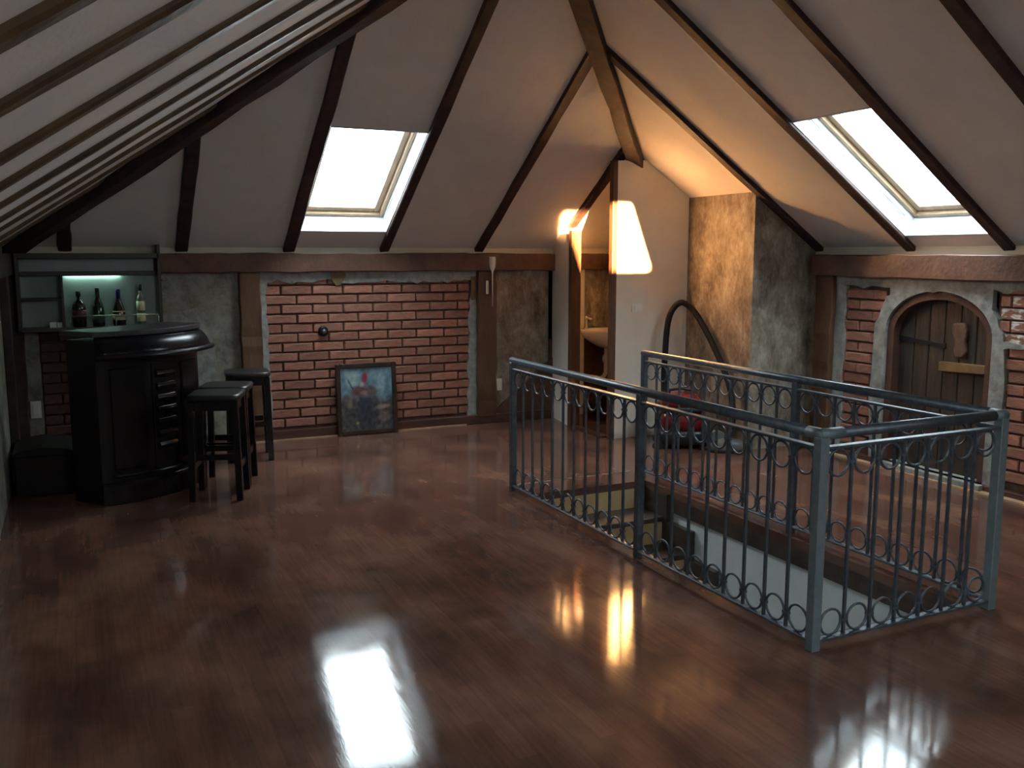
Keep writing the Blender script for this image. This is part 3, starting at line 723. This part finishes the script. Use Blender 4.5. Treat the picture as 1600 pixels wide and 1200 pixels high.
bottle(.318, [(.045, 0), (.048, .008), (.048, .085), (.042, .13), (.028, .175), (.018, .21), (.014, .22), (.014, .24)], m_bgl_brown, [(.0175, .205), (.0165, .27), (.015, .285)], m_foil_blue, [(.045, .09, .0495, m_lab_cream), (.108, .116, .0475, m_lab_cream)], 'brown brandy bottle with blue cap and cream label on the shelf')
bottle(.480, [(.028, 0), (.031, .006), (.031, .19), (.026, .215), (.014, .24), (.011, .25), (.011, .29)], m_bgl_clear, [(.013, .27), (.013, .318), (.011, .32)], m_foil_dark, [(.03, .095, .0325, m_lab_yel), (.115, .19, .0325, m_lab_yel)], 'slim pale bottle with yellow label, rightmost on the shelf')
o = tag(empty('paper_box', (-.125, SY-.16, 1.048)), 'small white box on the shelf beside the divider', 'box')
MB().box(-.05, -.003, -.02, .02, 0, .040).build('carton', m_plastic, o, bevel=.002); MB().box(.003, .045, -.02, .02, 0, .038).build('carton', m_plastic, o, bevel=.002)

# ------------------------------------------------------------------ painting leaning on the wall
pw, ph = .555, .64
pt = empty('framed_painting', (2.325, 7.905, .002)); pt.rotation_euler = (math.radians(-3.5), 0, 0)
tag(pt, 'framed oil painting of a red-topped figure leaning against the brick panel', 'painting')
fw_ = .042
for (x0, x1, z0, z1) in ((-pw/2, -pw/2+fw_, 0, ph), (pw/2-fw_, pw/2, 0, ph), (-pw/2+fw_, pw/2-fw_, 0, fw_), (-pw/2+fw_, pw/2-fw_, ph-fw_, ph)):
    MB().box(x0, x1, -.018, .018, z0, z1).build('frame', m_gold, pt, bevel=.007)
nx, nz = 60, 72; me = bpy.data.meshes.new('canvas'); vv = []; ff = []
cw, chh = pw-2*fw_+.006, ph-2*fw_+.006
for j in range(nz+1):
    for i in range(nx+1): vv.append((-cw/2+cw*i/nx, -.006, fw_-.003+chh*j/nz))
for j in range(nz):
    for i in range(nx): k = j*(nx+1)+i; ff.append((k, k+1, k+nx+2, k+nx+1))
me.from_pydata(vv, [], ff)
ca = me.color_attributes.new('paint', 'FLOAT_COLOR', 'POINT')
from mathutils import noise as mn
def sm(a, b, x):
    t = max(0, min(1, (x-a)/(b-a))); return t*t*(3-2*t)
def mixc(a, b, t): return tuple(x*(1-t)+y*t for x, y in zip(a, b))
def blob(u, v, cu, cv, ru, rv, soft=.5):
    n = .35*mn.noise(Vector((u*9, v*9, cu*7))); return 1-sm(1-soft, 1+.15, math.hypot((u-cu)/ru, (v-cv)/rv)+n)
cols = []
for j in range(nz+1):
    for i in range(nx+1):
        u, v = i/nx, j/nz; n1 = mn.fractal(Vector((u*5, v*5, 1)), .8, 2, 4); n2 = mn.fractal(Vector((u*14, v*14, 4)), .8, 2, 4)
        c = mixc((.07, .13, .17), (.15, .25, .29), .5+n1*.6)
        c = mixc(c, (.24, .34, .33), .8*blob(u, v, .22, .83, .16, .16)); c = mixc(c, (.22, .30, .33), .7*blob(u, v, .78, .75, .10, .22))
        ground = mixc((.022, .026, .034), (.085, .075, .070), .45+n2*.7)
        c = mixc(c, ground, sm(.56, .44, v+.05*n1+.03*math.sin(u*9)))
        c = mixc(c, (.10, .035, .035), .9*blob(u, v, .38, .62, .20, .12)); c = mixc(c, (.085, .05, .045), .8*blob(u, v, .60, .62, .14, .10))
        c = mixc(c, (.09, .05, .04), .8*blob(u, v, .13, .50, .14, .10)); c = mixc(c, (.17, .13, .10), .7*blob(u, v, .17, .44, .06, .10))
        c = mixc(c, (.02, .026, .04), .8*blob(u, v, .50, .28, .20, .24))
        c = mixc(c, (.22, .02, .04), blob(u, v, .46, .84, .07, .10)); c = mixc(c, (.33, .27, .23), .9*blob(u, v, .41, .73, .05, .05))
        c = mixc(c, (.27, .17, .14), .8*blob(u, v, .46, .60, .10, .035)); c = mixc(c, (.25, .18, .15), .8*blob(u, v, .80, .36, .14, .05))
        c = mixc(c, (.15, .11, .10), .7*blob(u, v, .82, .20, .12, .12)); c = mixc(c, (.28, .27, .13), .9*blob(u, v, .30, .12, .035, .025))
        if abs((u-.14)*.42+(v-.82)*.25) < .006 and .14 < u < .24: c = (.03, .03, .035)
        c = tuple(max(0, 1.35*x*(1+.35*n2)) for x in c); cols += [*c, 1]
ca.data.foreach_set('color', cols)
mp_ = bpy.data.materials.new('oil_paint'); mp_.use_nodes = True; N = mp_.node_tree.nodes
at = N.new('ShaderNodeAttribute'); at.attribute_name = 'paint'; mp_.node_tree.links.new(at.outputs['Color'], N['Principled BSDF'].inputs['Base Color']); N['Principled BSDF'].inputs['Roughness'].default_value = .35
me.materials.append(mp_); link('canvas', me, pt)
MB().box(-pw/2+.01, pw/2-.01, 0, .008, .01, ph-.01).build('backing', m_gold, pt)

# ------------------------------------------------------------------ small wall fittings
def plate_switch(name, loc, axis, w, h, label, cat, rocker=True):
    r = empty(name, loc, {'y': 0, 'x': math.radians(-90)}[axis]); tag(r, label, cat)
    pt_ = MB().box(-w/2, w/2, -.012, 0, -h/2, h/2).build('plate', m_plastic, r, bevel=.003)
    if rocker: MB().box(-w*.28, w*.28, -.017, -.010, -h*.3, h*.3).build('rocker', m_plastic, pt_, bevel=.002)
    return r
plate_switch('light_switch', (4.42, PY, 1.145), 'y', .11, .075, 'white double switch plate on the white partition', 'switch')
plate_switch('wall_socket', (3.655, YA+.01, .36), 'y', .075, .115, 'white socket plate on brown render beside the right-hand post', 'socket')
plate_switch('wall_socket', (-.315, YA+.01, .40), 'y', .075, .135, 'white socket plate low in the dark corner left of the bar', 'socket')
kn = empty('flue_cap', (1.965, YA, .935)); tag(kn, 'dull round metal flue cap set in the brick panel', 'flue cap')
b = MB(); b.lathe([(.045, 0), (.045, .012), (.030, .020)], n=20); d_ = b.build('disc', m_wiron, kn); d_.rotation_euler = (math.radians(90), 0, 0)
b = MB(); b.lathe([(.018, .018), (.022, .03), (.014, .045), (.004, .048)], n=16); d_ = b.build('knob', mat('dull_metal', (.18, .17, .16), .4, metal=.7), kn); d_.rotation_euler = (math.radians(90), 0, 0)
kn.location.y = YA+.002
gb = empty('wall_ornament', (3.563, YA-.075, 1.12)); tag(gb, 'white goblet-shaped ornament with a long thin stem hanging on the post', 'ornament')
MB().lathe([(.004, .02), (.006, .30), (.010, .325), (.028, .36), (.034, .40), (.033, .455), (.026, .462)], n=18).build('cup', m_plastic, gb)
MB().lathe([(.0045, 0), (.0045, .30)], n=10).build('stem', m_plastic, gb)
MB().box(-.008, .008, 0.005, .030, .38, .42).build('hanger', m_plastic, gb)
tb = empty('wall_thermometer', (3.515, YA-.057, 1.235)); tag(tb, 'narrow white strip thermometer on the post beside the goblet ornament', 'thermometer')
tcase = MB().box(-.012, .012, -.008, .004, 0, .125).build('case', m_plastic, tb, bevel=.003); MB().box(-.003, .003, -.0095, -.0078, .02, .105).build('tube', m_lab_cream, tcase)

# ------------------------------------------------------------------ bathroom basin
sk_ = empty('wash_basin', (4.72, YA-.03, .0)); tag(sk_, 'white wall-hung wash basin with exposed drain in the bathroom', 'basin')
rings = []
for z, sx, sy in ((.70, .09, .09), (.74, .15, .13), (.79, .22, .19), (.85, .255, .215), (.875, .26, .22), (.88, .25, .21), (.87, .215, .175), (.82, .17, .13), (.79, .06, .05)):
    ring = []
    for k in range(28):
        a = 2*math.pi*k/28; c, s2 = math.cos(a), math.sin(a)
        ring.append((sx*math.copysign(abs(c)**.7, c), -.235+max(-.9*sy*1.0, sy*math.copysign(abs(s2)**.7, s2)) if s2 < 0 else -.235+.235*min(1, sy/.2)*math.copysign(abs(s2)**.7, s2), z))
    rings.append(ring)
MB().loft(rings, smooth=True).build('bowl', m_ceram, sk_)
tap = MB().tube([(-.14, -.05, .87), (-.14, -.05, .96), (-.14, -.08, .985), (-.14, -.14, .975)], .012, 10).build('tap', m_chrome, sk_)
MB().tube([(-.14, -.05, .96), (-.14, -.05, 1.0)], .016, 10).build('tap_handle', m_chrome, tap)
drain = MB().tube([(0, -.2, .72), (0, -.2, .56), (0, -.2, .45), (-.02, -.2, .41), (-.06, -.2, .39), (-.10, -.18, .40), (-.13, -.10, .40), (-.13, .01, .40)], .022, 10).build('drain_pipe', m_ceram, sk_)
MB().lathe([(.032, .55), (.036, .57), (.036, .60), (.030, .62)], (0, -.2, 0), 16).build('trap_nut', m_ceram, drain)

# ------------------------------------------------------------------ vacuum cleaner
vc = empty('vacuum_cleaner', (4.56, 6.30, 0), math.radians(-25)); tag(vc, 'red and black vacuum cleaner with tall looped hose behind the railing', 'vacuum cleaner')
def rbox(sx, sy, prof, e=.45, n=28):
    return [[(sx*s_*math.copysign(abs(math.cos(2*math.pi*k/n))**e, math.cos(2*math.pi*k/n)), sy*s_*math.copysign(abs(math.sin(2*math.pi*k/n))**e, math.sin(2*math.pi*k/n)), z) for k in range(n)] for z, s_ in prof]
MB().loft(rbox(.20, .17, ((.03, .9), (.05, 1), (.12, 1.02), (.15, .96))), smooth=True).build('base', m_blackpl, vc)
MB().loft(rbox(.17, .15, ((.14, 1), (.24, 1.02), (.31, .98))), smooth=True).build('drum', m_red, vc)
MB().loft(rbox(.18, .16, ((.305, 1), (.33, 1.03), (.35, 1))), smooth=True).build('rim', m_blackpl, vc)
MB().loft(rbox(.175, .155, ((.345, 1), (.40, .98), (.435, .80), (.45, .5))), smooth=True).build('motor_cover', m_red, vc)
MB().tube([(-.10, 0, .42), (-.09, 0, .475), (0, 0, .49), (.09, 0, .475), (.10, 0, .42)], .013, 10).build('handle', m_blackpl, vc)
for sx in (-1, 1):
    for sy in (-1, 1):
        o = MB().lathe([(.030, -.012), (.034, -.006), (.034, .006), (.030, .012)], n=14).build('wheel', m_blackpl, vc, (sx*.17, sy*.13, .034)); o.rotation_euler = (math.radians(90), 0, 0)
# hose: world path turned into the cleaner's frame
def wl_(p):
    q = Vector(p)-Vector((4.56, 6.30, 0)); return Vector((q.x*math.cos(math.radians(25))-q.y*math.sin(math.radians(25)), q.x*math.sin(math.radians(25))+q.y*math.cos(math.radians(25)), q.z))
hp = [(4.56, 6.36, .30), (4.555, 6.50, .34), (4.60, 6.60, .50), (4.62, 6.62, .75), (4.65, 6.64, .98), (4.69, 6.64, 1.11), (4.76, 6.62, 1.185), (4.82, 6.57, 1.16), (4.86, 6.48, 1.06), (4.88, 6.32, .87), (4.88, 6.15, .66), (4.87, 6.03, .48), (4.84, 5.96, .33), (4.80, 5.92, .20), (4.77, 5.93, .09)]
# smooth the path (Catmull-Rom)
sp = []
for i in range(len(hp)-1):
    a, b_, c, d = (Vector(hp[max(0, i-1)]), Vector(hp[i]), Vector(hp[i+1]), Vector(hp[min(len(hp)-1, i+2)]))
    for k in range(5):
        t = k/5; sp.append(.5*((2*b_)+(c-a)*t+(2*a-5*b_+4*c-d)*t*t+(3*b_-a-3*c+d)*t**3))
sp.append(Vector(hp[-1]))
MB().tube([wl_(p) for p in sp], .026, 12).build('hose', m_hose, vc)
c0 = wl_((4.77, 5.93, .0))
MB().loft([[(c0.x+.15*s_*math.cos(2*math.pi*k/24), c0.y+.09*s_*math.sin(2*math.pi*k/24), z) for k in range(24)] for z, s_ in ((.004, .95), (.03, 1.02), (.07, .98), (.10, .7), (.11, .3))], smooth=True).build('floor_head', m_greypl, vc)
o = MB().lathe([(.075, -.02), (.085, -.012), (.085, .012), (.075, .02)], n=24).build('coiled_cable', m_greypl, vc, tuple(wl_((4.70, 5.98, .09)))); o.rotation_euler = (math.radians(78), 0, math.radians(10))
